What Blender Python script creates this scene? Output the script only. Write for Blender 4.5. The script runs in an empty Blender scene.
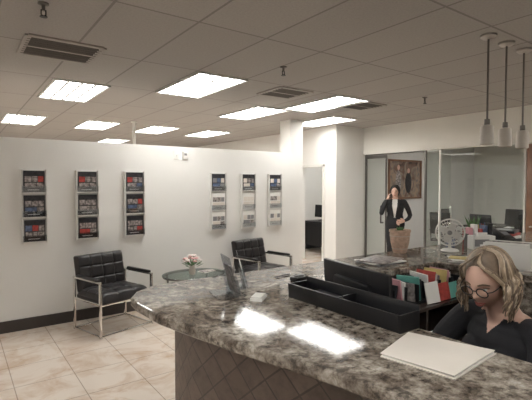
import bpy, bmesh, math, random
from mathutils import Vector, Matrix
random.seed(7)
R=math.radians
sc=bpy.context.scene
COL=sc.collection
try:
    sc.view_settings.view_transform='Standard'
    sc.view_settings.look='None'
except Exception: pass

# ---------------------------------------------------------------- materials
def mat(name,col,rough=0.5,metal=0.0,var=0.06,scale=8.0,bump=0.0,coat=0.0,emis=0.0,ecol=None,bscale=None):
    m=bpy.data.materials.new(name); m.use_nodes=True
    nt=m.node_tree; b=nt.nodes['Principled BSDF']
    b.inputs['Roughness'].default_value=rough; b.inputs['Metallic'].default_value=metal
    if coat: b.inputs['Coat Weight'].default_value=coat; b.inputs['Coat Roughness'].default_value=0.05
    tc=nt.nodes.new('ShaderNodeTexCoord'); n=nt.nodes.new('ShaderNodeTexNoise'); n.inputs['Scale'].default_value=scale
    n.inputs['Detail'].default_value=4
    nt.links.new(tc.outputs['Object'],n.inputs['Vector'])
    r=nt.nodes.new('ShaderNodeValToRGB')
    r.color_ramp.elements[0].position=0.3; r.color_ramp.elements[1].position=0.7
    r.color_ramp.elements[0].color=[max(0,c*(1-var)) for c in col]+[1]
    r.color_ramp.elements[1].color=[min(1,c*(1+var)) for c in col]+[1]
    nt.links.new(n.outputs['Fac'],r.inputs['Fac']); nt.links.new(r.outputs['Color'],b.inputs['Base Color'])
    if bump:
        n2=nt.nodes.new('ShaderNodeTexNoise'); n2.inputs['Scale'].default_value=bscale or 120
        nt.links.new(tc.outputs['Object'],n2.inputs['Vector'])
        bp=nt.nodes.new('ShaderNodeBump'); bp.inputs['Strength'].default_value=bump; bp.inputs['Distance'].default_value=0.01
        nt.links.new(n2.outputs['Fac'],bp.inputs['Height']); nt.links.new(bp.outputs['Normal'],b.inputs['Normal'])
    if emis:
        b.inputs['Emission Color'].default_value=list(ecol or col)+[1]; b.inputs['Emission Strength'].default_value=emis
    return m
def glassmat(name,tint=(0.96,0.98,0.97),refl=0.05):
    m=bpy.data.materials.new(name); m.use_nodes=True; nt=m.node_tree
    for n in list(nt.nodes): nt.nodes.remove(n)
    o=nt.nodes.new('ShaderNodeOutputMaterial'); mx=nt.nodes.new('ShaderNodeMixShader')
    t=nt.nodes.new('ShaderNodeBsdfTransparent'); g=nt.nodes.new('ShaderNodeBsdfGlossy')
    t.inputs['Color'].default_value=list(tint)+[1]; g.inputs['Roughness'].default_value=0.02
    mx.inputs['Fac'].default_value=refl
    nt.links.new(t.outputs[0],mx.inputs[1]); nt.links.new(g.outputs[0],mx.inputs[2]); nt.links.new(mx.outputs[0],o.inputs['Surface'])
    return m
def nodes_base(name,rough):
    m=bpy.data.materials.new(name); m.use_nodes=True; nt=m.node_tree; b=nt.nodes['Principled BSDF']
    b.inputs['Roughness'].default_value=rough
    tc=nt.nodes.new('ShaderNodeTexCoord'); mp=nt.nodes.new('ShaderNodeMapping')
    nt.links.new(tc.outputs['Object'],mp.inputs['Vector'])
    return m,nt,b,mp
def ramp(nt,els):
    r=nt.nodes.new('ShaderNodeValToRGB'); cr=r.color_ramp
    while len(cr.elements)<len(els): cr.elements.new(0.5)
    for e,(p,c) in zip(cr.elements,els): e.position=p; e.color=list(c)+[1]
    return r
def mixc(nt,fac,a,b,mode='MIX'):
    x=nt.nodes.new('ShaderNodeMix'); x.data_type='RGBA'; x.blend_type=mode
    for s,v in ((x.inputs[0],fac),(x.inputs[6],a),(x.inputs[7],b)):
        if isinstance(v,(int,float)): s.default_value=v
        elif isinstance(v,tuple): s.default_value=list(v)+[1]
        else: nt.links.new(v,s)
    return x.outputs[2]

def granite_mat():
    m,nt,b,mp=nodes_base('granite',0.07)
    n1=nt.nodes.new('ShaderNodeTexNoise'); n1.inputs['Scale'].default_value=5.5; n1.inputs['Detail'].default_value=9; n1.inputs['Roughness'].default_value=0.72; n1.inputs['Distortion'].default_value=1.1
    n2=nt.nodes.new('ShaderNodeTexNoise'); n2.inputs['Scale'].default_value=26; n2.inputs['Detail'].default_value=7; n2.inputs['Roughness'].default_value=0.75
    n3=nt.nodes.new('ShaderNodeTexVoronoi'); n3.inputs['Scale'].default_value=90
    for n in (n1,n2,n3): nt.links.new(mp.outputs[0],n.inputs['Vector'])
    r1=ramp(nt,[(0.34,(0.075,0.058,0.047)),(0.44,(0.19,0.16,0.135)),(0.52,(0.33,0.295,0.255)),(0.64,(0.52,0.485,0.43))])
    nt.links.new(n1.outputs['Fac'],r1.inputs['Fac'])
    r2=ramp(nt,[(0.40,(0.06,0.05,0.045)),(0.48,(0.55,0.51,0.47)),(0.58,(1,1,1))])
    nt.links.new(n2.outputs['Fac'],r2.inputs['Fac'])
    c=mixc(nt,0.8,r1.outputs[0],r2.outputs[0],'MULTIPLY')
    r3=ramp(nt,[(0.0,(0.7,0.66,0.62)),(0.45,(1,1,1))]); nt.links.new(n3.outputs['Distance'],r3.inputs['Fac'])
    c=mixc(nt,0.6,c,r3.outputs[0],'MULTIPLY')
    nt.links.new(c,b.inputs['Base Color'])
    b.inputs['Specular IOR Level'].default_value=0.36
    return m
def brick_mat(name,w,h,loc,rot,c1,c2,mort,msize,rough,noise_scale,namp,planeswap=None,bump=0.0,vein=None):
    m,nt,b,mp=nodes_base(name,rough)
    mp.inputs['Location'].default_value=loc; mp.inputs['Rotation'].default_value=rot
    br=nt.nodes.new('ShaderNodeTexBrick'); br.offset=0; br.squash=1
    br.inputs['Scale'].default_value=1; br.inputs['Brick Width'].default_value=w; br.inputs['Row Height'].default_value=h
    br.inputs['Mortar Size'].default_value=msize; br.inputs['Mortar Smooth'].default_value=0.1
    br.inputs['Color1'].default_value=list(c1)+[1]; br.inputs['Color2'].default_value=list(c2)+[1]; br.inputs['Mortar'].default_value=list(mort)+[1]
    v=mp.outputs[0]
    if planeswap:
        s=nt.nodes.new('ShaderNodeSeparateXYZ'); cmb=nt.nodes.new('ShaderNodeCombineXYZ')
        tc=[n for n in nt.nodes if n.type=='TEX_COORD'][0]
        nt.links.new(tc.outputs['Object'],s.inputs[0])
        ad=nt.nodes.new('ShaderNodeMath'); ad.operation='ADD'
        nt.links.new(s.outputs[0],ad.inputs[0]); nt.links.new(s.outputs[1],ad.inputs[1])
        nt.links.new(ad.outputs[0],cmb.inputs[0]); nt.links.new(s.outputs[2],cmb.inputs[1])
        nt.links.new(cmb.outputs[0],mp.inputs['Vector'])
    nt.links.new(v,br.inputs['Vector'])
    n=nt.nodes.new('ShaderNodeTexNoise'); n.inputs['Scale'].default_value=noise_scale; n.inputs['Detail'].default_value=6
    n.inputs['Roughness'].default_value=0.65; n.inputs['Distortion'].default_value=1.0 if vein else 0.0
    nt.links.new(v,n.inputs['Vector'])
    r=ramp(nt,[(0.32,tuple([1-namp]*3) if not vein else vein),(0.55,(1,1,1))]); nt.links.new(n.outputs['Fac'],r.inputs['Fac'])
    c=mixc(nt,1.0,br.outputs['Color'],r.outputs[0],'MULTIPLY')
    nt.links.new(c,b.inputs['Base Color'])
    if bump:
        bp=nt.nodes.new('ShaderNodeBump'); bp.inputs['Strength'].default_value=bump; bp.inputs['Distance'].default_value=0.01; bp.invert=True
        nt.links.new(br.outputs['Fac'],bp.inputs['Height']); nt.links.new(bp.outputs['Normal'],b.inputs['Normal'])
    return m

M_wall=mat('wall_paint',(0.79,0.78,0.755),0.6,var=0.02,scale=2,bump=0.05,bscale=60)
M_wall2=mat('wall_paint_warm',(0.77,0.755,0.705),0.6,var=0.02,scale=2)
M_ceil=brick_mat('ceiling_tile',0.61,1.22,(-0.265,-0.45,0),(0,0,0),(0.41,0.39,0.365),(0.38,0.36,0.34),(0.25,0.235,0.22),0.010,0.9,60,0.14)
M_floor=brick_mat('floor_marble_tile',0.46,0.46,(0.1,0.15,0),(0,0,0),(0.83,0.74,0.65),(0.80,0.70,0.61),(0.50,0.41,0.34),0.004,0.14,3.2,0.3,vein=(0.80,0.68,0.58))
M_mosaic=brick_mat('counter_stone_tile',0.11,0.11,(0,0,0),(0,0,R(45)),(0.105,0.074,0.060),(0.15,0.11,0.092),(0.055,0.040,0.034),0.004,0.35,14,0.45,planeswap=True,bump=0.4)
M_granite=granite_mat()
M_base=mat('baseboard_dark',(0.06,0.05,0.045),0.5)
M_black=mat('black_plastic',(0.012,0.012,0.014),0.38)
M_leather=mat('black_leather',(0.018,0.016,0.017),0.33,bump=0.15,bscale=200)
M_chrome=mat('chrome',(0.82,0.80,0.77),0.18,1.0,var=0.02)
M_steel=mat('brushed_steel',(0.45,0.43,0.41),0.35,1.0)
M_rod=mat('dark_nickel',(0.16,0.15,0.14),0.4,0.6)
M_vent=mat('vent_painted',(0.33,0.30,0.27),0.5,0.0)
M_slat=mat('vent_slat',(0.09,0.08,0.07),0.5,0.0)
M_white=mat('white_plastic',(0.80,0.79,0.76),0.4,var=0.02)
M_frame=mat('white_frame',(0.72,0.71,0.68),0.45,var=0.02)
M_grey=mat('grey_plastic',(0.25,0.25,0.26),0.5)
M_glass=glassmat('clear_glass'); M_acr=glassmat('acrylic',(0.86,0.88,0.90),0.2)
M_tglass=glassmat('table_glass',(0.66,0.74,0.72),0.25)
M_paper=mat('paper_white',(0.82,0.81,0.78),0.7,var=0.02)
M_cream=mat('folder_manila_light',(0.74,0.69,0.63),0.6,var=0.03)
M_red=mat('print_red',(0.42,0.06,0.05),0.45,var=0.3,scale=30)
M_blue=mat('print_blue',(0.10,0.14,0.24),0.45,var=0.4,scale=30)
M_teal=mat('print_teal',(0.14,0.42,0.37),0.5,var=0.1)
M_pink=mat('print_pink',(0.65,0.33,0.37),0.5,var=0.1)
M_yel=mat('print_yellow',(0.62,0.50,0.20),0.5,var=0.1)
M_photo=mat('print_photo',(0.30,0.27,0.26),0.45,var=0.8,scale=35)
M_dkprint=mat('print_dark',(0.03,0.03,0.035),0.3,var=0.5,scale=30)
M_wood=mat('wood_brown',(0.22,0.11,0.06),0.4,var=0.25,scale=5)
M_tablewood=mat('table_dark',(0.05,0.035,0.03),0.25,var=0.2)
M_pot=mat('terracotta_pot',(0.58,0.41,0.31),0.6,var=0.2,scale=40)
M_pot2=mat('white_pot',(0.62,0.56,0.50),0.5,var=0.1)
M_soil=mat('soil',(0.05,0.035,0.025),0.9)
M_leaf=mat('leaf_green',(0.07,0.17,0.05),0.5,var=0.4,scale=30)
M_petal=mat('petal_white',(0.80,0.74,0.70),0.6); M_petal2=mat('petal_pink',(0.72,0.42,0.40),0.6)
M_skin=mat('skin',(0.68,0.44,0.35),0.45,var=0.05,scale=12)
M_lip=mat('lips',(0.45,0.14,0.12),0.4); M_eye=mat('eye_white',(0.8,0.78,0.75),0.2); M_iris=mat('iris_dark',(0.05,0.03,0.02),0.2)
M_knit=mat('dark_knit',(0.018,0.018,0.022),0.8,bump=0.4,bscale=300)
M_suit=mat('black_suit',(0.012,0.012,0.014),0.7)
M_shirt=mat('white_shirt',(0.80,0.78,0.75),0.7)
M_hairb=mat('hair_black',(0.012,0.010,0.009),0.4)
M_h1=mat('hair_blond',(0.36,0.27,0.185),0.5,var=0.25,scale=40); M_h2=mat('hair_ash',(0.19,0.14,0.10),0.5,var=0.25,scale=40); M_h3=mat('hair_light',(0.54,0.44,0.33),0.5,var=0.2,scale=40)
M_brow=mat('brow',(0.12,0.08,0.05),0.7)
M_panel=mat('troffer_lamp',(1,0.98,0.94),0.5,emis=19.0,ecol=(1,0.985,0.945))
M_louver=mat('louver',(0.62,0.62,0.60),0.4)
M_shade=mat('frosted_shade',(0.60,0.56,0.51),0.45,var=0.03)
M_screen=mat('screen_dark',(0.01,0.01,0.013),0.15)
def painting_mat():
    m,nt,b,mp=nodes_base('painting_canvas',0.6)
    n=nt.nodes.new('ShaderNodeTexNoise'); n.inputs['Scale'].default_value=3.2; n.inputs['Detail'].default_value=3; n.inputs['Distortion'].default_value=1.5
    nt.links.new(mp.outputs[0],n.inputs['Vector'])
    r=ramp(nt,[(0.30,(0.07,0.05,0.045)),(0.42,(0.20,0.12,0.09)),(0.5,(0.24,0.20,0.17)),(0.6,(0.38,0.28,0.20)),(0.72,(0.16,0.16,0.16))])
    nt.links.new(n.outputs['Fac'],r.inputs['Fac']); nt.links.new(r.outputs[0],b.inputs['Base Color'])
    return m
M_paint=painting_mat()

# ---------------------------------------------------------------- mesh builder
def tube_bm(pts,rads,seg=10,side=None,caps=True,sub=4):
    P=[Vector(p) for p in pts]
    Rr=[(r,r) if isinstance(r,(int,float)) else tuple(r) for r in rads]
    if len(P)>2 and sub>1:
        Q=[];S=[]
        n=len(P)
        for i in range(n-1):
            p0=P[max(i-1,0)];p1=P[i];p2=P[i+1];p3=P[min(i+2,n-1)]
            for k in range(sub):
                t=k/sub
                q=0.5*((2*p1)+(p2-p0)*t+(2*p0-5*p1+4*p2-p3)*t*t+(3*p1-p0-3*p2+p3)*t**3)
                Q.append(q); tt=t*t*(3-2*t)
                S.append(tuple(Rr[i][j]*(1-tt)+Rr[i+1][j]*tt for j in (0,1)))
        Q.append(P[-1]);S.append(Rr[-1]); P,Rr=Q,S
    n=len(P); bm=bmesh.new(); rings=[]
    hint=Vector(side) if side else None
    prev=None
    frames=[]
    for i in range(n):
        t=(P[min(i+1,n-1)]-P[max(i-1,0)]).normalized()
        h=hint if hint is not None else (prev if prev is not None else (Vector((1,0,0)) if abs(t.x)<0.8 else Vector((0,1,0))))
        s=(h-t*h.dot(t))
        if s.length<1e-4: s=t.orthogonal()
        s.normalize(); prev=s
        frames.append((t,s,t.cross(s)))
    def ring(c,s,o,a,b):
        return [bm.verts.new(c+s*(a*math.cos(2*math.pi*k/seg))+o*(b*math.sin(2*math.pi*k/seg))) for k in range(seg)]
    if caps:
        t,s,o=frames[0];a,b=Rr[0]; m=min(a,b)
        c0=bm.verts.new(P[0]-t*m)
        for ang in (65,30): rings.append(ring(P[0]-t*m*math.sin(R(ang)),s,o,a*math.cos(R(ang)),b*math.cos(R(ang))))
    else: c0=bm.verts.new(P[0])
    for i in range(n):
        t,s,o=frames[i]; rings.append(ring(P[i],s,o,*Rr[i]))
    if caps:
        t,s,o=frames[-1];a,b=Rr[-1]; m=min(a,b)
        for ang in (30,65): rings.append(ring(P[-1]+t*m*math.sin(R(ang)),s,o,a*math.cos(R(ang)),b*math.cos(R(ang))))
        c1=bm.verts.new(P[-1]+t*m)
    else: c1=bm.verts.new(P[-1])
    for i in range(len(rings)-1):
        for k in range(seg):
            bm.faces.new((rings[i][k],rings[i][(k+1)%seg],rings[i+1][(k+1)%seg],rings[i+1][k]))
    for k in range(seg):
        bm.faces.new((rings[0][(k+1)%seg],rings[0][k],c0)); bm.faces.new((rings[-1][k],rings[-1][(k+1)%seg],c1))
    bmesh.ops.recalc_face_normals(bm,faces=bm.faces)
    return bm
class MB:
    def __init__(s): s.bm=bmesh.new(); s.mats=[]
    def merge(s,t,m,M=None):
        if m not in s.mats: s.mats.append(m)
        i=s.mats.index(m)
        for f in t.faces: f.material_index=i
        if M is not None: t.transform(M)
        me=bpy.data.meshes.new('tmp'); t.to_mesh(me); t.free(); s.bm.from_mesh(me); bpy.data.meshes.remove(me)
    def box(s,c,sz,m,rot=None,bev=0.0,seg=2):
        t=bmesh.new(); bmesh.ops.create_cube(t,size=1)
        t.transform(Matrix.Diagonal((sz[0],sz[1],sz[2],1)))
        if bev: bmesh.ops.bevel(t,geom=list(t.edges),offset=bev,segments=seg,affect='EDGES',profile=0.5)
        M=Matrix.Translation(c)
        if rot is not None: M=M@rot
        s.merge(t,m,M)
    def rb(s,x0,x1,y0,y1,z0,z1,m,bev=0.0):
        s.box(((x0+x1)/2,(y0+y1)/2,(z0+z1)/2),(x1-x0,y1-y0,z1-z0),m,bev=bev)
    def cyl(s,p0,p1,r0,m,r1=None,seg=20):
        s.merge(tube_bm([p0,p1],[r0,r0 if r1 is None else r1],seg,caps=False),m)
    def tube(s,pts,rads,m,seg=10,side=None,sub=4):
        if isinstance(rads,(int,float)): rads=[rads]*len(pts)
        s.merge(tube_bm(pts,rads,seg,side,True,sub),m)
    def poly(s,pts,r,m,seg=8):
        for a,b in zip(pts[:-1],pts[1:]): s.merge(tube_bm([a,b],[r,r],seg),m)
    def ell(s,c,sz,m,rot=None,u=20,v=14):
        t=bmesh.new(); bmesh.ops.create_uvsphere(t,u_segments=u,v_segments=v,radius=1)
        M=Matrix.Translation(c)
        if rot is not None: M=M@rot
        s.merge(t,m,M@Matrix.Diagonal((sz[0],sz[1],sz[2],1)))
    def ring(s,c,Rr,r,m,rot=None,n=28,seg=6,sy=1.0):
        t=bmesh.new(); vs=[]
        for i in range(n):
            a=2*math.pi*i/n
            vs.append([t.verts.new(((Rr+r*math.cos(2*math.pi*k/seg))*math.cos(a),(Rr*sy+r*math.cos(2*math.pi*k/seg))*math.sin(a),r*math.sin(2*math.pi*k/seg))) for k in range(seg)])
        for i in range(n):
            for k in range(seg):
                t.faces.new((vs[i][k],vs[(i+1)%n][k],vs[(i+1)%n][(k+1)%seg],vs[i][(k+1)%seg]))
        bmesh.ops.recalc_face_normals(t,faces=t.faces)
        M=Matrix.Translation(c)
        if rot is not None: M=M@rot
        s.merge(t,m,M)
    def lathe(s,prof,c,m,seg=28):
        t=bmesh.new(); rs=[]
        for r,z in prof: rs.append([t.verts.new((r*math.cos(2*math.pi*k/seg),r*math.sin(2*math.pi*k/seg),z)) for k in range(seg)])
        for i in range(len(rs)-1):
            for k in range(seg): t.faces.new((rs[i][k],rs[i][(k+1)%seg],rs[i+1][(k+1)%seg],rs[i+1][k]))
        t.faces.new(list(reversed(rs[0]))); t.faces.new(rs[-1])
        bmesh.ops.recalc_face_normals(t,faces=t.faces)
        s.merge(t,m,Matrix.Translation(c))
    def prism(s,pts,z0,z1,m,bev=0.0):
        t=bmesh.new(); vs=[t.verts.new((x,y,z0)) for x,y in pts]; f=t.faces.new(vs)
        r=bmesh.ops.extrude_face_region(t,geom=[f])
        bmesh.ops.translate(t,vec=(0,0,z1-z0),verts=[v for v in r['geom'] if isinstance(v,bmesh.types.BMVert)])
        bmesh.ops.recalc_face_normals(t,faces=t.faces)
        if bev:
            es=[e for e in t.edges if abs(e.verts[0].co.z-e.verts[1].co.z)<1e-5]
            bmesh.ops.bevel(t,geom=es,offset=bev,segments=3,affect='EDGES',profile=0.5)
        s.merge(t,m)
    def cushion(s,w,h,th,m,M,nx=3,ny=3,N=36):
        t=bmesh.new(); g=[]
        for i in range(N+1):
            row=[]
            for j in range(N+1):
                u=-1+2*i/N; v=-1+2*j/N
                e=max(0,(1-abs(u)**10))**0.4*max(0,(1-abs(v)**10))**0.4
                a=(u+1)/2*nx; b=(v+1)/2*ny
                fa=abs(a-round(a)); fb=abs(b-round(b))
                da=math.exp(-(fa/0.06)**2) if 0<round(a)<nx else 0
                db=math.exp(-(fb/0.06)**2) if 0<round(b)<ny else 0
                z=th*e*(1-0.16*max(da,db)-0.25*da*db)
                row.append(t.verts.new((u*w/2,v*h/2,z)))
            g.append(row)
        for i in range(N):
            for j in range(N): t.faces.new((g[i][j],g[i+1][j],g[i+1][j+1],g[i][j+1]))
        bd=[g[i][0] for i in range(N+1)]+[g[N][j] for j in range(1,N+1)]+[g[i][N] for i in range(N-1,-1,-1)]+[g[0][j] for j in range(N-1,0,-1)]
        t.faces.new(list(reversed(bd)))
        bmesh.ops.recalc_face_normals(t,faces=t.faces)
        s.merge(t,m,M)
    def obj(s,name,loc=(0,0,0),rz=0.0,parent=None,ang=38):
        for f in s.bm.faces: f.smooth=True
        for e in s.bm.edges:
            if len(e.link_faces)==2:
                try:
                    if e.calc_face_angle()>R(ang): e.smooth=False
                except Exception: pass
        me=bpy.data.meshes.new(name); s.bm.to_mesh(me); s.bm.free()
        for m in s.mats: me.materials.append(m)
        o=bpy.data.objects.new(name,me); COL.objects.link(o); o.location=loc; o.rotation_euler=(0,0,rz)
        if parent: o.parent=parent
        return o
def simple(name,x0,x1,y0,y1,z0,z1,m,bev=0):
    b=MB(); b.rb(x0,x1,y0,y1,z0,z1,m,bev); return b.obj(name)
RX=lambda a:Matrix.Rotation(R(a),4,'X'); RY=lambda a:Matrix.Rotation(R(a),4,'Y'); RZ=lambda a:Matrix.Rotation(R(a),4,'Z')

CH=2.85
# ---------------------------------------------------------------- room shell
simple('floor',-4,12,-4,14.2,-0.1,0,M_floor)
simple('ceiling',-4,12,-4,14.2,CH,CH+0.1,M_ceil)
simple('wall_left',-4.12,-4,-4,14.2,0,CH,M_wall)
simple('wall_rear',-4,11.6,-4.12,-4,0,CH,M_wall)
simple('wall_back',-4,11.6,14.2,14.32,0,CH,M_wall)
simple('wall_right',11.5,11.62,-4,14.2,0,CH,M_wall2)
simple('wall_partition',-4,4.72,5.55,5.67,0,2.18,M_wall)
b=MB()
b.rb(6.23,6.35,7.28,14.2,0,CH,M_wall); b.rb(6.23,6.35,6.2,6.58,0,CH,M_wall); b.rb(6.23,6.35,6.58,7.28,2.03,CH,M_wall)
b.obj('wall_office')
simple('wall_office_back',6.35,9.6,9.0,9.12,0,CH,M_wall)
simple('wall_office_side',9.5,9.6,6.32,9.0,0,CH,M_wall)
simple('wall_conference',6.35,11.5,6.2,6.32,0,CH,M_wall)
simple('column',5.0,5.3,6.15,6.45,0,CH,M_wall)
b=MB(); b.rb(7.04,7.16,-4,6.2,2.29,CH,M_wall2); b.obj('wall_header')
b=MB(); b.rb(7.04,7.16,-4,2.1,0,2.29,M_wall2); b.obj('wall_entry')
simple('baseboard_partition',-4,4.72,5.532,5.55,0,0.13,M_base)
simple('baseboard_conference',6.24,7.04,6.182,6.2,0,0.10,M_base)
b=MB(); b.rb(6.212,6.23,7.33,14.2,0,0.10,M_base); b.rb(6.212,6.23,6.2,6.53,0,0.10,M_base); b.obj('baseboard_office')
b=MB(); b.rb(6.205,6.23,6.53,6.58,0,2.08,M_frame); b.rb(6.205,6.23,7.28,7.33,0,2.08,M_frame); b.rb(6.205,6.23,6.53,7.33,2.03,2.08,M_frame); b.obj('trim_doorway')
b=MB(); b.rb(7.05,7.15,2.12,2.98,0,2.27,M_wood,0.004)
for z0,z1 in ((0.15,1.0),(1.15,2.1)): b.rb(7.035,7.05,2.25,2.85,z0,z1,M_wood,0.005)
b.cyl((7.05,2.9,1.02),(6.99,2.9,1.02),0.012,M_steel); b.tube([(6.99,2.9,1.02),(6.99,2.78,1.02)],0.01,M_steel); b.obj('door_wood')
b=MB()
for y in (3.02,4.45,6.17): b.rb(7.08,7.12,y-0.015,y+0.015,0,2.29,M_frame if y<5 else M_rod)
b.rb(7.08,7.12,4.73,4.76,0,2.29,M_rod)
b.rb(7.08,7.12,4.75,6.17,2.265,2.289,M_rod)
b.rb(7.08,7.12,3.0,4.75,0,0.06,M_steel)
b.rb(7.095,7.105,3.04,4.43,0.06,2.29,M_glass); b.rb(7.095,7.105,4.47,4.73,0.06,2.29,M_glass)
b.obj('window_glass_partition')
b=MB()
b.rb(7.095,7.107,5.65,6.14,0.02,2.26,M_glass); b.rb(7.085,7.115,5.65,6.14,0.01,0.09,M_rod); b.rb(7.085,7.115,5.65,6.14,2.2,2.26,M_rod)
b.rb(7.088,7.113,5.635,5.66,0.02,2.26,M_rod)
b.poly([(7.095,5.72,1.22),(7.03,5.72,1.22),(7.03,5.72,0.88),(7.095,5.72,0.88)],0.016,M_rod)
b.obj('door_glass')
b=MB(); b.box((7.62,4.80,1.14),(0.80,0.01,2.25),M_glass); b.box((7.62,4.80,0.05),(0.80,0.03,0.08),M_steel); b.poly([(7.95,4.795,1.22),(7.95,4.74,1.22),(7.95,4.74,0.88),(7.95,4.795,0.88)],0.011,M_chrome); b.obj('door_glass.001')

# ---------------------------------------------------------------- ceiling fixtures
def troffer(x,y,sx=0.60,sy=1.20):
    b=MB(); z=-0.02
    for a in (-1,1):
        b.rb(a*sx/2-0.014,a*sx/2+0.014,-sy/2,sy/2,z,0.0,M_louver); b.rb(-sx/2,sx/2,a*sy/2-0.014,a*sy/2+0.014,z,0.0,M_louver)
    b.rb(-sx/2+0.01,sx/2-0.01,-sy/2+0.01,sy/2-0.01,-0.004,-0.001,M_panel)
    for i in range(1,4): b.rb(-sx/2+i*sx/4-0.014,-sx/2+i*sx/4+0.014,-sy/2,sy/2,-0.014,-0.005,M_louver)
    for i in range(1,8): b.rb(-sx/2,sx/2,-sy/2+i*sy/8-0.012,-sy/2+i*sy/8+0.012,-0.014,-0.005,M_louver)
    b.obj('ceiling_light_panel',(x,y,CH))
for x,y in ((1.24,5.94),(2.42,4.72),(4.04,5.98),(4.47,4.70),(5.66,6.0) ,(1.03,8.99),(2.32,8.99),(3.55,8.99),(4.8,8.99),
            (0.3,0.6),(-2.0,2.3),(3.0,-1.6),(-1.4,-2.4),(5.4,0.3),(-1.8,5.94),(-1.6,9.0),(8.6,4.3),(9.3,1.2),(7.7,7.6),(3.5,12.0),(0.5,12.0)):  # out-of-view panels; those behind and around the camera added for front illumination
    troffer(x,y)
def vent(x,y,sx=0.58,sy=0.58):
    b=MB()
    b.rb(-sx/2,sx/2,-sy/2,sy/2,-0.004,-0.0005,M_black)
    for a in (-1,1):
        b.rb(a*sx/2-0.025,a*sx/2+0.025,-sy/2,sy/2,-0.014,0,M_vent); b.rb(-sx/2,sx/2,a*sy/2-0.025,a*sy/2+0.025,-0.014,0,M_vent)
    b.rb(-sx/2,sx/2,-0.015,0.015,-0.014,-0.002,M_vent)
    for i in range(1,9):
        b.box((0,-sy/2+i*sy/9,-0.010),(sx,0.022,0.003),M_slat,rot=RX(-30))
    b.obj('ceiling_air_vent',(x,y,CH))
vent(0.79,4.2); vent(3.5,4.42,0.5,0.5); vent(5.0,4.45,0.5,0.5)
for x,y in ((0.50,3.2),(2.73,3.47),(5.24,3.53)):
    b=MB(); b.lathe([(0.035,0),(0.035,-0.008),(0.012,-0.014),(0.010,-0.05)],(0,0,0),M_rod,16)
    b.poly([(-0.014,0,-0.045),(-0.014,0,-0.075),(0,0,-0.085),(0.014,0,-0.075),(0.014,0,-0.045)],0.004,M_black); b.lathe([(0.024,-0.086),(0.024,-0.09)],(0,0,0),M_black,16)
    b.obj('ceiling_sprinkler',(x,y,CH))
b=MB(); b.cyl((0,0,0),(0,0,CH),0.03,M_frame); b.lathe([(0.06,0),(0.06,0.02)],(0,0,0),M_frame); b.lathe([(0.06,CH-0.02),(0.06,CH)],(0,0,0),M_frame); b.obj('support_pole',(2.78,8.1,0))
for x in (3.49,3.79,4.11):
    b=MB()
    b.lathe([(0.062,0),(0.062,-0.016),(0.048,-0.028),(0.01,-0.034)],(0,0,0),M_steel)
    b.cyl((0,0,-0.02),(0,0,-0.69),0.008,M_rod,seg=10)
    b.lathe([(0.020,-0.67),(0.022,-0.71),(0.016,-0.72)],(0,0,0),M_rod)
    b.lathe([(0.018,-0.715),(0.044,-0.722),(0.050,-0.735),(0.052,-0.87),(0.047,-0.875),(0.045,-0.86),(0.02,-0.85)],(0,0,0),M_shade)
    b.obj('pendant_lamp',(x,1.78,CH))

# ---------------------------------------------------------------- brochure racks
def rack(x,kind):
    b=MB(); W=0.25
    b.rb(-W/2,W/2,-0.012,0,0.0,0.84,M_frame,0.003)
    for a in (-1,1): b.rb(a*W/2-0.006,a*W/2+0.006,-0.05,0,0,0.84,M_frame)
    for t in range(3):
        z=0.02+t*0.28
        b.rb(-W/2,W/2,-0.05,-0.012,z-0.012,z,M_frame)
        dark = kind==0 or t==2
        m=M_dkprint if dark else M_paper
        b.box((0,-0.026,z+0.125),(0.215,0.018,0.245),m,rot=RX(3))
        f=lambda x0,x1,z0,z1,mm:b.box(((x0+x1)/2,-0.0375+((z0+z1)/2-0.125)*0.052,z+(z0+z1)/2),(x1-x0,0.002,z1-z0),mm,rot=RX(3))
        if kind==0: cols=[M_photo,M_red,M_blue,M_photo,M_photo,M_photo]
        elif dark: cols=[M_photo,M_photo,M_grey,M_blue,M_cream]
        else: cols=[M_photo,M_grey,M_cream,M_cream]
        f(-0.09,0.03,0.205,0.225,M_paper if dark else M_grey)
        f(-0.095,-0.03,0.12,0.185,random.choice(cols)); f(-0.025,0.035,0.12,0.185,random.choice(cols)); f(0.04,0.095,0.12,0.185,random.choice(cols))
        f(-0.095,0.02,0.055,0.11,random.choice(cols)); f(0.026,0.095,0.055,0.11,random.choice(cols))
        f(-0.07,0.05,0.025,0.035,M_paper if dark else M_photo)
        b.rb(-W/2,W/2,-0.050,-0.047,z,z+0.07,M_acr)
    b.obj('brochure_rack',(x,5.548,0.985))
for x,k in ((0.734,0),(1.31,0),(1.891,0),(3.133,1),(3.662,1),(4.174,1)): rack(x,k)
b=MB()
b.rb(-0.04,0.04,-0.008,0,-0.06,0.06,M_white,0.002); b.rb(-0.008,0.008,-0.016,-0.006,-0.015,0.015,M_white,0.002)
b.obj('wall_switch',(2.49,5.549,2.06))
b=MB(); b.rb(-0.04,0.04,-0.02,0,-0.055,0.055,M_white,0.004); b.rb(-0.02,0.02,-0.023,-0.018,0.0,0.03,M_grey); b.obj('thermostat',(2.62,5.549,2.06))

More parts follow.
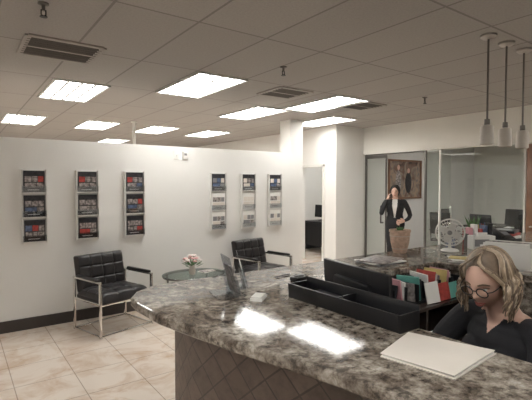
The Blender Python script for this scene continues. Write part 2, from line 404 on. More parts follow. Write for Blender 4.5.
# ---------------------------------------------------------------- lounge chairs
def lounge(x,y,rz):
    b=MB(); w=0.66; d=0.60
    b.box((0,0.0,0.375),(w-0.05,0.55,0.05),M_leather,bev=0.015)
    b.cushion(w-0.06,0.55,0.085,M_leather,Matrix.Translation((0,0.0,0.39)),3,3)
    b.box((0,0.29,0.62),(w-0.06,0.05,0.42),M_leather,rot=RX(-12),bev=0.018)
    b.cushion(w-0.06,0.42,0.075,M_leather,Matrix.Translation((0,0.272,0.625))@RX(-12)@RX(90),4,3)
    for a in (-1,1):
        X=a*(w/2)
        b.box((X,-0.27,0.30),(0.016,0.04,0.60),M_chrome,bev=0.003)
        b.box((X,0.27,0.30),(0.016,0.04,0.60),M_chrome,bev=0.003)
        b.box((X,0,0.012),(0.016,0.58,0.024),M_chrome,bev=0.003)
        b.box((X,0,0.598),(0.016,0.58,0.024),M_chrome,bev=0.003)
        b.box((X,-0.02,0.620),(0.045,0.44,0.03),M_leather,bev=0.012)
        b.box((X,0,0.36),(0.014,0.55,0.025),M_chrome,bev=0.003)
    b.box((0,-0.25,0.345),(w,0.02,0.02),M_chrome,bev=0.003); b.box((0,0.26,0.345),(w,0.02,0.02),M_chrome,bev=0.003)
    b.box((0,0.27,0.01),(w,0.03,0.02),M_chrome,bev=0.003); b.box((0,-0.27,0.012),(w,0.03,0.024),M_chrome,bev=0.003)
    b.obj('leather_armchair',(x,y,0),R(rz))
lounge(1.48,5.08,16); lounge(3.63,5.11,10)

# ---------------------------------------------------------------- coffee table
b=MB()
def oval(rx,ry,n=40): return [(rx*math.cos(2*math.pi*i/n),ry*math.sin(2*math.pi*i/n)) for i in range(n)]
b.prism(oval(0.42,0.33),0.49,0.502,M_tglass,0.002)
b.ring((0,0,0.484),0.40,0.013,M_rod,sy=0.78,n=40)
b.ring((0,0,0.16),0.30,0.010,M_rod,sy=0.78,n=40)
b.prism(oval(0.295,0.225),0.160,0.168,M_tglass)
for a in (40,140,220,320):
    c,s=math.cos(R(a)),math.sin(R(a))
    b.tube([(0.38*c,0.30*s,0.484),(0.36*c,0.28*s,0.35),(0.30*c,0.235*s,0.16),(0.34*c,0.265*s,0.012)],0.014,M_rod)
b.obj('glass_coffee_table',(2.50,5.05,0))
b=MB()
b.lathe([(0.03,0),(0.038,0.01),(0.045,0.05),(0.03,0.10),(0.035,0.125),(0.032,0.125),(0.026,0.10),(0.03,0.02)],(0,0,0),M_pot2)
random.seed(3)
for i in range(26):
    a=random.random()*6.28; r=0.11*math.sqrt(random.random()); z=0.18+0.07*(1-r/0.11)+random.uniform(-.015,.02)
    p=(r*math.cos(a),r*math.sin(a),z)
    b.tube([(0,0,0.10),(p[0]*0.5,p[1]*0.5,0.15),p],0.002,M_leaf,seg=5,sub=2)
    m=random.choice([M_petal,M_petal,M_petal2])
    for k in range(6):
        q=k*math.pi/3; b.ell((p[0]+0.016*math.cos(q),p[1]+0.016*math.sin(q),p[2]+0.004),(0.014,0.014,0.010),m,u=8,v=6)
    b.ell((p[0],p[1],p[2]+0.008),(0.008,0.008,0.008),M_petal2,u=8,v=6)
for i in range(12):
    a=i*0.52; b.ell((0.10*math.cos(a),0.10*math.sin(a),0.14+0.02*math.sin(3*a)),(0.05,0.014,0.004),M_leaf,rot=Matrix.Rotation(a,4,'Z')@RY(-25),u=8,v=6)
b.obj('flower_vase',(2.45,5.0,0.502))
b=MB(); b.box((0,0,0.004),(0.20,0.14,0.008),M_paper,rot=RZ(20)); b.box((0.01,0,0.011),(0.19,0.13,0.006),M_photo,rot=RZ(5)); b.obj('magazine',(2.69,5.06,0.502))

# ---------------------------------------------------------------- reception counter
CZ=1.09
outer=[(1.47,-.6),(1.47,1.79),(2.85,1.79),(2.85,.3),(3.35,.3),(3.35,1.79),(5.6,1.79),(5.6,2.32),(0.98,2.32),(.86,2.29),(.76,2.22),(.70,2.12),(.685,2.0),(.70,1.75),(.80,1.3),(.91,.9),(.98,.5),(1.0,0),(1.0,-.6)]
b=MB()
b.prism(outer,CZ-0.045,CZ,M_granite,0.012)
zt=CZ-0.045
b.prism([(1.16,-.58),(1.40,-.58),(1.40,1.86),(2.92,1.86),(2.92,.32),(3.28,.32),(3.28,1.86),(5.5,1.86),(5.5,2.2),(.97,2.2),(.945,1.93),(1.01,1.4),(1.08,.95),(1.13,.5)],0,zt,M_mosaic)
b.rb(2.895,2.92,0.32,1.86,0.60,zt,M_granite); b.rb(3.28,5.5,1.845,1.86,0.5,zt,M_granite)
b.obj('reception_counter',ang=15)
b=MB()
b.rb(1.402,1.80,-0.4,1.85,0.70,0.74,M_tablewood,0.003); b.rb(1.80,2.89,1.35,1.85,0.70,0.74,M_tablewood,0.003)
b.rb(1.42,1.44,-0.38,1.8,0,0.70,M_tablewood); b.rb(2.85,2.87,1.37,1.84,0,0.70,M_tablewood); b.rb(1.45,1.78,-0.38,-0.36,0,0.7,M_tablewood)
b.rb(1.80,2.88,1.52,1.85,0.885,0.905,M_tablewood,0.002)
for x in (1.81,2.33,2.86): b.rb(x,x+0.02,1.54,1.84,0.74,0.885,M_tablewood)
b.obj('reception_desk')

b=MB()
b.rb(1.345,1.465,1.00,1.66,0,0.006,M_black)
b.box((1.343,1.33,0.036),(0.008,0.66,0.072),M_black,rot=RY(-6),bev=0.002); b.box((1.465,1.33,0.045),(0.008,0.66,0.09),M_black,rot=RY(4),bev=0.002)
for y in (1.00,1.33,1.66): b.box((1.404,y,0.035),(0.122,0.006,0.07),M_black)
b.rb(1.36,1.45,1.04,1.25,0.006,0.03,M_grey); b.rb(1.365,1.45,1.36,1.55,0.006,0.045,M_dkprint)
b.obj('desk_organizer_tray',(0,0,CZ))
def monitor(x,y,z,rz,w=0.52,h=0.32,up=0.08):
    b=MB()
    b.lathe([(0.11,0),(0.11,0.01),(0.03,0.018)],(0,0,0),M_black)
    b.box((-0.03,0,(up+h*0.5)/2+0.005),(0.03,0.06,up+h*0.5),M_black,bev=0.006)
    b.box((0,0,up+h/2),(0.025,w,h),M_black,rot=RY(-4),bev=0.006); b.box((-0.02,0,up+h/2),(0.03,w*0.55,h*0.6),M_black,rot=RY(-4),bev=0.012)
    b.box((-0.0365,0,up+h/2),(0.003,0.06,0.02),M_grey,rot=RY(-4))
    b.box((0.0135,0,up+0.003+h/2),(0.002,w-0.03,h-0.03),M_screen,rot=RY(-4))
    b.obj('computer_monitor',(x,y,z),R(rz))
monitor(1.62,1.47,0.742,-10,w=0.52,h=0.32,up=0.185)
random.seed(5)
b=MB()
b.rb(0,0.84,0,0.18,0,0.008,M_black); b.rb(0,0.84,0.174,0.18,0,0.14,M_black)
for i in range(8): b.rb(i*0.119,i*0.119+0.005,0,0.18,0,0.12,M_black)
cols=[M_blue,M_photo,M_dkprint,M_pink,M_paper,M_photo,M_teal,M_dkprint,M_paper,M_red,M_photo,M_yel,M_pink,M_dkprint]
for i in range(14):
    x=0.03+i*0.058; h=random.uniform(0.10,0.165)
    b.box((x,0.09,0.01+h/2),(0.012,0.15,h),cols[i],rot=RY(random.uniform(-14,14))@RZ(random.uniform(-18,18)))
    if i%3==0: b.box((x+0.02,0.09,0.01+h/2-0.01),(0.004,0.14,h-0.01),M_paper,rot=RY(random.uniform(-10,14)))
b.obj('file_organizer',(1.98,1.60,0.906))
b=MB()
spec=[(1.95,1.42,M_pink,20),(2.05,1.45,M_paper,-10),(2.3,1.42,M_teal,25),(2.55,1.43,M_paper,5),(2.25,1.43,M_paper,70)]
for i,(x,y,m,a) in enumerate(spec): b.box((x-2.2,y-1.5,0.005+i*0.003),(0.20,0.13,0.003),m,rot=RZ(a))
b.obj('scattered_papers',(2.2,1.5,0.742))
b=MB()
for i,(x,m,h) in enumerate([(0,M_paper,0.13),(0.13,M_red,0.11),(0.24,M_teal,0.10)]):
    b.box((x,0.0,h/2+0.002),(0.11,0.006,h),m,rot=RX(-12)@RZ(i*7-10))
b.obj('propped_flyers',(2.42,1.56,0.907))
b=MB(); b.box((0,0,0.03),(0.20,0.22,0.03),M_black,rot=RX(10),bev=0.006); b.box((-0.07,0,0.062),(0.045,0.20,0.03),M_black,rot=RX(10),bev=0.012)
b.box((0.03,0.05,0.055),(0.09,0.05,0.004),M_grey,rot=RX(10))
for i in range(3):
    for j in range(4): b.box((0.0+i*0.03,-0.07+j*0.024,0.048+0.0042*(j-1.5)),(0.018,0.014,0.006),M_grey,rot=RX(10))
b.obj('desk_phone',(2.72,1.40,0.762),R(30))
b=MB()
b.prism([(1.005,.835),(1.045,.60),(1.335,.625),(1.255,.905)],0.0,0.003,M_cream); b.prism([(1.012,.832),(1.055,.61),(1.33,.63),(1.25,.900)],0.003,0.008,M_paper); b.prism([(1.01,.84),(1.05,.605),(1.34,.632),(1.257,.91)],0.008,0.011,M_cream,0.001)
b.obj('paper_folder',(0.105,0.065,CZ+0.0005),ang=15)
def stand(x,y,rz,h=0.19,w=0.14,pm=M_paper):
    b=MB(); b.box((0,0,h/2+0.003),(w,0.004,h),M_acr,rot=RX(-14)); b.box((0,0.03,0.003),(w,0.11,0.005),M_acr)
    b.box((0,-0.022,0.05),(w,0.003,0.09),M_acr,rot=RX(-14))
    for a in (-1,1): b.box((a*w/2,-0.010,0.06),(0.003,0.03,0.11),M_acr,rot=RX(-14))
    b.box((0,-0.008,h/2-0.015),(w-0.02,0.006,h-0.06),pm,rot=RX(-14))
    b.obj('acrylic_brochure_holder',(x,y,CZ),R(rz))
stand(1.13,1.88,75,h=0.20,w=0.17,pm=M_photo); stand(1.27,1.99,60,h=0.19,w=0.15,pm=M_paper); 
b=MB(); b.rb(-0.05,0.05,-0.03,0.03,0,0.012,M_paper); b.rb(-0.045,0.045,-0.026,0.026,0.012,0.02,M_paper); b.obj('business_card_stack',(1.20,1.72,CZ),R(40))
b=MB(); b.cyl((0,0,0.006),(0.13,0.02,0.006),0.004,M_black,seg=10); b.cyl((0.13,0.02,0.006),(0.14,0.0215,0.006),0.004,M_steel,r1=0.001,seg=10); b.obj('pen',(1.55,2.05,CZ))
b=MB(); b.box((0,0,0.012),(0.10,0.06,0.024),M_black,rot=RZ(10),bev=0.006); b.box((0.0,0,0.028),(0.06,0.03,0.01),M_grey,rot=RZ(10),bev=0.003); b.obj('stapler',(1.63,1.92,CZ))
b=MB()
for i,(a,m) in enumerate([(5,M_grey),(-8,M_paper),(12,M_photo)]): b.box((0,0,0.005+i*0.009),(0.30,0.22,0.008),m,rot=RZ(a),bev=0.001)
b.obj('magazine_stack',(2.48,2.02,CZ))
def plant(name,x,y,pm,s=1.0,kind=0):
    b=MB(); v=1.3 if kind==0 else 1.0; t=s*v
    b.lathe([(0.055*s,0),(0.060*s,0.01*t),(0.078*s,0.07*t),(0.086*s,0.12*t),(0.085*s,0.135*t),(0.092*s,0.14*t),(0.092*s,0.155*t),(0.078*s,0.155*t),(0.074*s,0.135*t)],(0,0,0),pm)
    for k in range(4): b.ring((0,0,(0.03+0.028*k)*t),(0.0655+0.006*k)*s,0.003*s,pm if kind else M_pot2)
    b.lathe([(0.075*s,0.13*t),(0.07*s,0.147*t)],(0,0,0),M_soil)
    random.seed(11)
    for i in range(22 if kind==0 else 14):
        a=i*2.4; l=(0.05+0.05*random.random())*(0.45 if kind==0 else 2.0)*s; o=0.3+0.9*(i/22)
        c,q=math.cos(a),math.sin(a)
        b.tube([(0.02*c,0.02*q,0.135*t),(l*0.6*c*o,l*0.6*q*o,0.14*t+l*0.6),(l*0.9*c*o,l*0.9*q*o,0.14*t+l)],[(0.012*s,0.005*s),(0.011*s,0.005*s),(0.002,0.001)],M_leaf,seg=8,side=(-q,c,0))
    b.obj(name,(x,y,CZ))
plant('potted_succulent',2.98,2.225,M_pot,0.95,0); plant('potted_aloe',3.98,2.15,M_pot2,0.85,1)
b=MB()
b.lathe([(0.07,0),(0.075,0.008),(0.06,0.02),(0.015,0.03)],(0,0,0),M_white); b.cyl((0,0,0.02),(0,0,0.11),0.012,M_white)
b.ell((0.035,0,0.16),(0.045,0.032,0.032),M_white)
rt=RY(90)
for dx,rr in ((-0.03,0.055),(-0.035,0.03),(-0.022,0.085),(0.0,0.112),(0.018,0.085),(0.022,0.055)): b.ring((dx,0,0.16),rr,0.0022,M_white,rot=rt)
b.ring((-0.005,0,0.16),0.112,0.006,M_white,rot=rt)
for i in range(28):
    a=2*math.pi*i/28; cy,cz=math.cos(a),math.sin(a)
    b.tube([(-0.036,0.02*cy,0.16+0.02*cz),(-0.028,0.07*cy,0.16+0.07*cz),(-0.004,0.112*cy,0.16+0.112*cz),(0.022,0.06*cy,0.16+0.06*cz)],0.0013,M_white,seg=4,sub=2)
for i in range(4):
    a=i*math.pi/2+0.4; b.ell((-0.008,0.048*math.cos(a),0.16+0.048*math.sin(a)),(0.003,0.045,0.03),M_frame,rot=Matrix.Rotation(a,4,'X')@RZ(18),u=12,v=8)
b.ell((-0.03,0,0.16),(0.012,0.02,0.02),M_grey)
b.obj('desk_fan',(3.38,2.02,CZ),R(28))
b=MB()
b.rb(-0.13,0.13,-0.16,0.16,0,0.006,M_white)
for i in range(5): b.rb(-0.13+i*0.064,-0.126+i*0.064,-0.15,0.15,0,0.15-0.01*i,M_white,0.001)
for i,m in enumerate([M_paper,M_paper,M_photo,M_paper]): b.box((-0.10+i*0.064,0,0.085),(0.03,0.27,0.155),m,rot=RY(3))
b.obj('file_sorter',(3.10,1.42,CZ),R(15))
b=MB(); b.box((0,0,0.06),(0.20,0.10,0.12),M_white,bev=0.004); b.box((-0.02,-0.051,0.06),(0.14,0.003,0.06),M_grey); b.box((0,0,0.13),(0.10,0.02,0.03),M_paper); b.obj('tissue_box',(3.72,1.93,CZ),R(-30))
b=MB()
for i,m in enumerate([M_black,M_paper,M_red,M_dkprint]): b.box((0.01*i,0,0.015+i*0.028),(0.26,0.20,0.026),m,rot=RZ(i*8-10),bev=0.002)
b.obj('binder_stack',(4.45,2.08,CZ))
b=MB()
for i,(m,a,w) in enumerate([(M_paper,8,.21),(M_photo,-6,.20),(M_paper,22,.21),(M_yel,3,.12)]): b.box((0,0,0.004+i*0.006),(w,0.15,0.005),m,rot=RZ(a))
b.obj('paper_stack',(3.02,1.72,CZ),R(20))
b=MB(); b.lathe([(0.036,0),(0.038,0.008),(0.042,0.095),(0.039,0.095),(0.035,0.012)],(0,0,0),M_blue); b.ring((0.052,0,0.05),0.024,0.005,M_blue,rot=RX(90),n=18); b.obj('coffee_mug',(3.62,2.16,CZ))
b=MB(); b.rb(-0.11,0.11,-0.04,0.04,0,0.004,M_black)
for i,(m,h) in enumerate([(M_pink,.17),(M_paper,.20),(M_red,.16),(M_blue,.19),(M_dkprint,.21)]): b.box((-0.085+i*0.042,0,0.004+h/2),(0.03,0.075,h),m,rot=RY(i*2-4))
for a in (-1,1): b.box((a*0.115,0,0.06),(0.006,0.08,0.12),M_black)
b.obj('brochure_box',(3.85,2.02,CZ),R(-35))
b=MB(); b.box((0,0,0.062),(0.16,0.18,0.06),M_black,rot=RX(20),bev=0.01); b.box((0,0.05,0.03),(0.14,0.06,0.058),M_black,bev=0.004); b.box((-0.05,0,0.11),(0.04,0.18,0.03),M_black,rot=RX(20),bev=0.01); b.box((0.03,0.02,0.10),(0.07,0.06,0.004),M_grey,rot=RX(20)); b.obj('office_telephone',(4.15,1.95,CZ+0.003),R(-30))
b=MB(); b.lathe([(0.04,0),(0.042,0.11),(0.038,0.11),(0.036,0.01)],(0,0,0),M_dkprint)
for i in range(7):
    a=i*0.9; b.cyl((0.015*math.cos(a),0.015*math.sin(a),0.01),(0.035*math.cos(a),0.035*math.sin(a),0.17+0.01*(i%3)),0.004,[M_red,M_blue,M_black,M_yel][i%4],seg=8)
b.obj('pencil_cup',(4.24,2.2,CZ))
b=MB(); b.rb(-0.05,0.05,-0.01,0.01,0,0.006,M_black); b.box((0,0,0.065),(0.10,0.006,0.13),M_red,rot=RX(-8)); b.box((0,-0.004,0.08),(0.07,0.002,0.05),M_pink,rot=RX(-8)); b.obj('counter_sign',(4.10,2.26,CZ),R(-50))

# ---------------------------------------------------------------- office chairs / conference room
def office_chair(x,y,rz,name='office_chair'):
    b=MB()
    for i in range(5):
        a=R(72*i+18); c,s=math.cos(a),math.sin(a)
        b.tube([(0,0,0.12),(0.16*c,0.16*s,0.10),(0.29*c,0.29*s,0.07)],[0.022,0.017,0.013],M_black,seg=8)
        b.ell((0.29*c,0.29*s,0.03),(0.028,0.028,0.03),M_black,u=12,v=8)
    b.cyl((0,0,0.10),(0,0,0.42),0.022,M_steel); b.box((0,0,0.41),(0.16,0.12,0.03),M_black,bev=0.005)
    b.box((0.02,0,0.455),(0.46,0.47,0.06),M_leather,bev=0.026)
    b.box((-0.26,0,0.55),(0.03,0.06,0.30),M_black,rot=RY(-8),bev=0.006)
    b.box((-0.255,0,0.82),(0.035,0.46,0.48),M_black,rot=RY(-8),bev=0.016); b.box((-0.235,0,0.82),(0.02,0.40,0.42),M_leather,rot=RY(-8),bev=0.008)
    for s in (-1,1): b.poly([(-0.14,0.25*s,0.42),(-0.10,0.28*s,0.64),(0.12,0.28*s,0.64)],0.012,M_black); b.box((0.0,0.28*s,0.655),(0.24,0.06,0.02),M_black,bev=0.008)
    for s in (-1,1): b.poly([(-0.14,0.25*s,0.42),(-0.12,0.12*s,0.42)],0.012,M_black)
    b.obj(name,(x,y,0),R(rz))
for x,y,a in ((8.75,5.35,10),(8.85,4.45,-5),(8.85,3.6,0),(10.75,4.9,180),(10.75,4.0,180),(9.8,5.75,-90)): office_chair(x,y,a,'conference_chair')
b=MB(); b.prism([(9.3,2.6),(10.25,2.6),(10.32,3.9),(10.25,5.25),(9.3,5.25),(9.22,3.9)],0.71,0.75,M_tablewood,0.008)
b.box((9.78,3.2,0.355),(0.5,0.12,0.71),M_tablewood,bev=0.01); b.box((9.78,4.7,0.355),(0.5,0.12,0.71),M_tablewood,bev=0.01); b.box((9.78,3.95,0.25),(0.05,1.4,0.3),M_tablewood)
b.obj('conference_table',ang=15)
b=MB(); b.box((0,0,0.004),(0.3,0.21,0.004),M_paper,rot=RZ(10)); b.box((0,0.5,0.004),(0.3,0.21,0.004),M_paper,rot=RZ(-14)); b.obj('meeting_papers',(9.5,4.3,0.75))
b=MB(); w=1.18;h=0.86
b.rb(-w/2,w/2,-0.01,0,-h/2,h/2,M_paint)
for a in (-1,1): b.rb(a*w/2-0.02,a*w/2+0.02,-0.035,0,-h/2-0.02,h/2+0.02,M_wood,0.004); b.rb(-w/2,w/2,-0.035,0,a*h/2-0.02,a*h/2+0.02,M_wood,0.004)
b.ell((-0.25,-0.012,-0.05),(0.10,0.006,0.26),M_photo); b.ell((-0.25,-0.014,0.27),(0.05,0.006,0.06),M_skin); b.ell((0.12,-0.012,-0.08),(0.12,0.006,0.24),M_dkprint); b.ell((0.12,-0.014,0.2),(0.05,0.006,0.06),M_skin)
b.obj('framed_painting',(8.46,6.199,1.78))
b=MB(); b.rb(-0.35,0.35,-0.5,0.5,0.70,0.74,M_black,0.004); b.rb(-0.35,-0.33,-0.48,0.48,0.15,0.70,M_black); b.rb(-0.3,0.33,0.46,0.48,0,0.7,M_black); b.rb(-0.3,0.33,-0.48,-0.46,0,0.7,M_black)
b.obj('office_desk',(7.55,7.9,0))
monitor(7.6,8.05,0.742,180)

# ---------------------------------------------------------------- people
def head_bm(sx=0.098,sy=0.076,sz=0.118):
    t=bmesh.new(); bmesh.ops.create_uvsphere(t,u_segments=72,v_segments=48,radius=1)
    g=lambda v,c,s: math.exp(-((v-c)/s)**2)
    for v in t.verts:
        x,y,z=v.co
        X=sx*x;Y=sy*y;Z=sz*z
        if z<0:
            Y*=1-0.30*z*z-0.08*abs(z)
            if x<0: X*=1-0.45*abs(z)
        if x>0:
            fr=max(0,x)
            X+=fr*(0.024*g(Y,0,0.011)*(g(Z,-0.024,0.014)+0.45*g(Z,0.0,0.018)))
            X-=fr*0.009*(g(Y,0.031,0.016)+g(Y,-0.031,0.016))*g(Z,0.006,0.012)
            X+=fr*0.004*g(Z,0.028,0.01)
            X+=fr*0.007*g(Y,0,0.022)*(g(Z,-0.055,0.007)+g(Z,-0.067,0.007))
            X-=fr*0.003*g(Y,0,0.02)*g(Z,-0.061,0.003)
            X+=fr*0.012*g(Y,0,0.025)*g(Z,-0.092,0.016)
            X+=fr*0.004*(g(Y,0.045,0.016)+g(Y,-0.045,0.016))*g(Z,-0.022,0.02)
        v.co=(X,Y,Z)
    return t
def add_hand(b,w,d,n,lat,curl=20,spread=1.0):
    w=Vector(w);d=Vector(d).normalized();n=Vector(n);n=(n-d*n.dot(d)).normalized();l=d.cross(n)
    if l.dot(Vector(lat))<0: l=-l
    b.tube([w,w+d*0.035,w+d*0.075],[(0.024,0.017),(0.036,0.014),(0.038,0.012)],M_skin,seg=14,side=l)
    for off,L,sp in ((0.031,0.068,0.10),(0.0105,0.078,0.03),(-0.0105,0.072,-0.04),(-0.031,0.056,-0.13)):
        p=w+d*0.078+l*off; dd=(d+l*sp*spread).normalized(); pts=[p-d*0.015,p]; ang=0
        for k,f in enumerate((0.45,0.3,0.25)):
            ang+=curl*(1 if k else 0.7)
            dv=dd*math.cos(R(ang))+n*math.sin(R(ang)); p=p+dv*L*f; pts.append(p)
        b.tube(pts,[0.0085,0.009,0.0085,0.0075,0.0065],M_skin,seg=8)
    p=w+d*0.02+l*0.022
    b.tube([p,p+(d*0.6+l*0.7+n*0.2).normalized()*0.035,p+(d*0.75+l*0.5+n*0.35).normalized()*0.062],[0.013,0.011,0.008],M_skin,seg=8)
def fuse(name,b,voxel,pred,mats,parent,smooth=3):
    o=b.obj(name)
    r=o.modifiers.new('r','REMESH'); r.mode='VOXEL'; r.voxel_size=voxel; r.use_smooth_shade=True
    s=o.modifiers.new('s','SMOOTH'); s.factor=0.5; s.iterations=smooth
    bpy.context.view_layer.update()
    dg=bpy.context.evaluated_depsgraph_get(); me=bpy.data.meshes.new_from_object(o.evaluated_get(dg))
    o.modifiers.clear(); o.data=me; me.materials.clear()
    for m in mats: me.materials.append(m)
    for p in me.polygons: p.material_index=pred(p.center); p.use_smooth=True
    o.parent=parent; return o
def face_parts(Mh,parent):
    b=MB()
    for s in (-1,1):
        b.ell((0.073,0.031*s,0.006),(0.012,0.0125,0.0095),M_eye,u=12,v=10); b.ell((0.0835,0.031*s,0.004),(0.003,0.006,0.006),M_iris,u=10,v=8)
        b.tube([(0.073,0.048*s,0.010),(0.085,0.031*s,0.0165),(0.081,0.018*s,0.008)],0.002,M_brow,seg=6)
        b.tube([(0.075,0.054*s,0.026),(0.088,0.034*s,0.033),(0.095,0.016*s,0.029)],[0.002,0.0035,0.003],M_brow,seg=6)
        b.ell((-0.005,0.076*s,-0.005),(0.018,0.008,0.030),M_skin,rot=RY(-10)); b.ell((-0.002,0.082*s,-0.003),(0.010,0.004,0.019),M_skin,rot=RY(-10))
    b.tube([(0.084,0.024,-0.060),(0.0965,0.010,-0.0565),(0.098,0,-0.058),(0.0965,-0.010,-0.0565),(0.084,-0.024,-0.060)],[0.001,0.0035,0.003,0.0035,0.001],M_lip,seg=6)
    b.tube([(0.084,0.022,-0.062),(0.0955,0.009,-0.067),(0.0955,-0.009,-0.067),(0.084,-0.022,-0.062)],[0.001,0.004,0.004,0.001],M_lip,seg=6)
    o=b.obj('face_features'); o.parent=parent; o.matrix_local=Mh; return o

def empty(name,loc,rz):
    e=bpy.data.objects.new(name,None); COL.objects.link(e); e.location=loc; e.rotation_euler=(0,0,rz); e.empty_display_size=0.1; return e

# --- seated receptionist
P=empty('seated_receptionist',(1.975,0.855,0),R(158))
b=MB()
b.tube([(0.0,0,0.52),(0.0,0,0.60),(0.02,0,0.72),(0.05,0,0.88),(0.06,0,0.98),(0.065,0,1.055),(0.075,0,1.09)],[(0.20,0.14),(0.185,0.14),(0.17,0.125),(0.19,0.13),(0.20,0.12),(0.18,0.085),(0.085,0.065)],M_knit,seg=24,side=(0,1,0))
for s in (-1,1): b.ell((0.14,0.08*s,0.92),(0.065,0.075,0.07),M_knit)
b.tube([(0.07,0,1.05),(0.10,0,1.13),(0.135,0,1.20)],[0.058,0.052,0.054],M_skin,seg=16)
for s in (-1,1):
    b.tube([(0.06,0.10*s,1.05),(0.07,0.20*s,1.04),(0.14,0.260*s,0.95),(0.22,0.280*s,0.84)],[0.057,0.068,0.060,0.051],M_knit,seg=14)
    b.tube([(0.22,0.280*s,0.84),(0.30,0.215*s,0.805),(0.38,0.13*s,0.785)],[0.051,0.044,0.028],M_knit,seg=14)
    add_hand(b,(0.39,0.125*s,0.782),(0.95,-0.25*s,-0.06),(0,0,-1),(0,-s,0),curl=14)
    b.tube([(0.0,0.09*s,0.545),(0.2,0.11*s,0.555),(0.43,0.11*s,0.55),(0.44,0.11*s,0.50),(0.40,0.11*s,0.28),(0.38,0.11*s,0.09)],[0.098,0.088,0.065,0.06,0.052,0.038],M_knit,seg=16)
    b.tube([(0.36,0.11*s,0.05),(0.44,0.115*s,0.045),(0.54,0.12*s,0.032)],[0.04,0.042,0.028],M_knit,seg=12)
HP=(0.165,0,1.25)
Mh=Matrix.Translation(HP)@RZ(20)@RY(24)
b.merge(head_bm(),M_skin,Mh)
def pr(c):
    if c.z>1.09 and abs(c.y)<0.11: return 1
    if c.x>0.09 and abs(c.y)<0.045*(c.z-1.02)/0.065 and c.z>1.02: return 1
    if c.x>0.385 and 0.70<c.z<0.84: return 1
    return 0
fuse('body',b,0.0048,pr,[M_knit,M_skin],P,3)
face_parts(Mh,P)
b=MB()
for s in (-1,1):
    b.ring((0.103,0.032*s,0.002),0.024,0.0026,M_black,rot=RY(90)@Matrix.Diagonal((0.85,1,1,1)),n=24)
    b.tube([(0.101,0.056*s,0.008),(0.08,0.074*s,0.008),(0.0,0.084*s,0.008),(-0.02,0.082*s,-0.01)],0.0022,M_black,seg=6)
b.tube([(0.104,0.009,0.006),(0.108,0,0.009),(0.104,-0.009,0.006)],0.002,M_black,seg=6)
o=b.obj('eyeglasses'); o.parent=P; o.matrix_local=Mh
random.seed(21)
b=MB()
b.ell((-0.020,0,0.018),(0.102,0.083,0.118),M_h2,u=32,v=24)
oc=b.obj('hair_cap'); oc.parent=P; oc.matrix_local=Mh
b=MB(); hm=[M_h1,M_h1,M_h2,M_h2,M_h3]
for i in range(480):
    az=R(random.uniform(66,294))
    k=1.02+random.random()*0.14
    pts=[];rad=[]
    th0=R(random.uniform(4,22)); th1=R(random.uniform(84,98))
    az0=az*0.55+math.pi*0.45
    for j in range(6):
        f=j/5; th=th0+(th1-th0)*f; a=az0+(az-az0)*min(1,f*1.5)
        q=Vector((-0.014+0.100*k*math.sin(th)*math.cos(a),0.010*(1-f)+0.083*k*math.sin(th)*math.sin(a),0.012+0.118*(0.6*k+0.4)*math.cos(th)))
        pts.append(Mh@q); rad.append(0.0030+0.002*math.sin(f*2))
    last=pts[-1]; out=Vector((last.x-HP[0]+0.02,last.y,0))
    if out.length>1e-4: out.normalize()
    L=random.uniform(0.06,0.14); ph=random.random()*6.28; wv=random.uniform(0.005,0.014)
    for j in range(1,6):
        f=j/5
        p=last+Vector((0,0,-L*f))+out*(0.022*math.sin(f*2.6))+Vector((wv*math.sin(ph+f*8),wv*math.cos(ph+f*7),0))
        pts.append(p); rad.append(0.0050*(1-f)**0.6+0.001)
    b.tube(pts,rad,random.choice(hm),seg=5,sub=2)
for i in range(80):
    s=1 if i%2 else -1
    t=random.random()
    q=[Vector((0.00+0.02*t,0.012,0.138)),Vector((0.066,(0.020+0.016*t)*s,0.122-0.010*t)),Vector((0.074-0.015*t,(0.060+0.012*t)*s,0.085)),Vector((0.052-0.02*t,(0.084+0.006*t)*s,0.030)),Vector((0.030-0.02*t,(0.092+0.006*t)*s,-0.03))]
    w=[Mh@v for v in q]; l=w[-1]
    w.append(l+Vector((0.008*math.sin(i)-0.006,0.006*s,-0.05-0.02*t))); w.append(l+Vector((0.010*math.cos(i)-0.010,0.0,-0.08-0.05*random.random())))
    b.tube(w,[0.003,0.0045,0.0045,0.0045,0.0045,0.004,0.001],random.choice(hm),seg=5,sub=2)
o=b.obj('hair_locks'); o.parent=P
office_chair(2.03,0.82,158,'receptionist_chair')

# --- standing woman
P=empty('standing_woman',(6.90,5.27,0),R(214))
b=MB()
b.tube([(0,0,0.82),(0,0,0.90),(0.0,0,1.0),(0.005,0,1.08),(0.01,0,1.20),(0.005,0,1.29),(0,0,1.345),(0,0,1.375)],[(0.170,0.125),(0.185,0.13),(0.16,0.11),(0.145,0.10),(0.165,0.115),(0.17,0.10),(0.13,0.07),(0.06,0.05)],M_suit,seg=24,side=(0,1,0))
for s in (-1,1): b.ell((0.08,0.065*s,1.22),(0.05,0.055,0.055),M_suit)
b.tube([(0,0,1.34),(0.01,0,1.41),(0.02,0,1.46)],[0.05,0.046,0.05],M_skin,seg=16)
b.tube([(0,-0.09,1.335),(0,-0.165,1.315),(0.06,-0.225,1.20),(0.10,-0.245,1.11)],[0.048,0.056,0.050,0.044],M_suit,seg=14)
b.tube([(0.10,-0.245,1.11),(0.13,-0.195,1.22),(0.12,-0.145,1.36)],[0.044,0.038,0.028],M_suit,seg=14)
add_hand(b,(0.12,-0.142,1.37),(-0.25,0.25,0.9),(-0.4,1,0),(1,0,0),curl=22)
b.tube([(0,0.09,1.335),(0,0.165,1.315),(-0.03,0.235,1.19),(-0.05,0.275,1.07)],[0.048,0.056,0.048,0.042],M_suit,seg=14)
b.tube([(-0.05,0.275,1.07),(0.02,0.25,1.01),(0.10,0.185,0.97)],[0.042,0.037,0.027],M_suit,seg=14)
add_hand(b,(0.105,0.178,0.967),(0.55,-0.8,-0.12),(-0.8,-0.55,0),(0,0,1),curl=25)
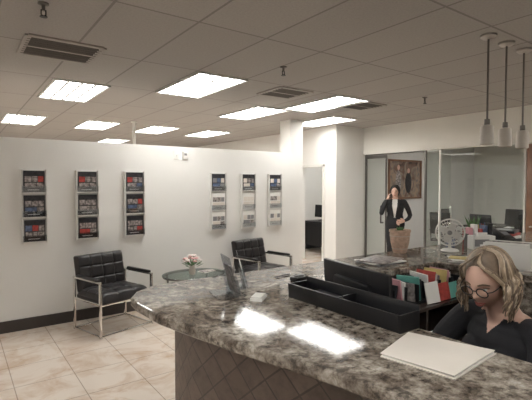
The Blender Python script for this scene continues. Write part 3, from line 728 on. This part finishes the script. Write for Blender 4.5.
for s in (-1,1):
    b.tube([(0,0.085*s,0.86),(0.01,0.09*s,0.68),(0.015,0.09*s,0.48),(-0.005,0.09*s,0.28),(-0.01,0.09*s,0.09)],[0.092,0.082,0.06,0.056,0.042],M_suit,seg=16)
    b.tube([(-0.02,0.09*s,0.045),(0.06,0.095*s,0.042),(0.17,0.10*s,0.028)],[0.036,0.038,0.024],M_suit,seg=12)
Mh=Matrix.Translation((0.03,0,1.525))@RZ(-6)@RY(10)@Matrix.Scale(0.95,4)
b.merge(head_bm(),M_skin,Mh)
def pr2(c):
    if c.z>1.375: return 1
    if (c-Vector((0.15,0.11,0.95))).length<0.085 and c.x>0.112: return 1
    if c.x>0.03 and 1.02<c.z<=1.385 and abs(c.y)<0.014+0.062*(c.z-1.02)/0.33: return 2
    return 0
fuse('body',b,0.006,pr2,[M_suit,M_skin,M_shirt],P,3)
face_parts(Mh,P)
b=MB()
for s in (-1,1):
    b.tube([(0.04,0.060*s,1.375),(0.10,0.070*s,1.30),(0.135,0.062*s,1.22),(0.118,0.018*s,1.04)],[(0.016,0.004),(0.024,0.005),(0.020,0.005),(0.006,0.004)],M_suit,seg=10,side=(0,1,0))
b.ell((0.112,0,1.02),(0.008,0.010,0.010),M_black)
o=b.obj('jacket_lapels'); o.parent=P
b=MB(); b.box((0.075,-0.098,1.475),(0.065,0.009,0.13),M_black,rot=RY(-20),bev=0.003); o=b.obj('phone_handset'); o.parent=P
b=MB(); b.ell((-0.022,0,0.018),(0.106,0.088,0.122),M_hairb,u=32,v=24)
random.seed(4)
for i in range(90):
    az=R(random.uniform(62,298)); pts=[];rad=[]
    for j in range(5):
        f=j/4; th=R(15+75*f); pts.append(Vector((-0.015+0.105*1.04*math.sin(th)*math.cos(az),0.09*1.03*math.sin(th)*math.sin(az),0.015+0.122*math.cos(th)))); rad.append(0.006)
    l=pts[-1]; pts.append(l+Vector((-0.006,-0.1*l.y,-0.04))); rad.append(0.006); pts.append(l+Vector((-0.012,-0.25*l.y,-0.085))); rad.append(0.002)
    b.tube(pts,rad,M_hairb,seg=5,sub=2)
o=b.obj('hair'); o.parent=P; o.matrix_local=Mh

# ---------------------------------------------------------------- world + camera
w=bpy.data.worlds.new('world'); sc.world=w; w.use_nodes=True
w.node_tree.nodes['Background'].inputs['Color'].default_value=(0.9,0.92,1,1); w.node_tree.nodes['Background'].inputs['Strength'].default_value=0.2
cam=bpy.data.cameras.new('camera'); co=bpy.data.objects.new('camera',cam); COL.objects.link(co)
co.location=(0,0,1.65); co.rotation_euler=(R(88.0),0,-R(35.9)); cam.lens=29.1; cam.sensor_width=36; cam.clip_start=0.02
sc.camera=co
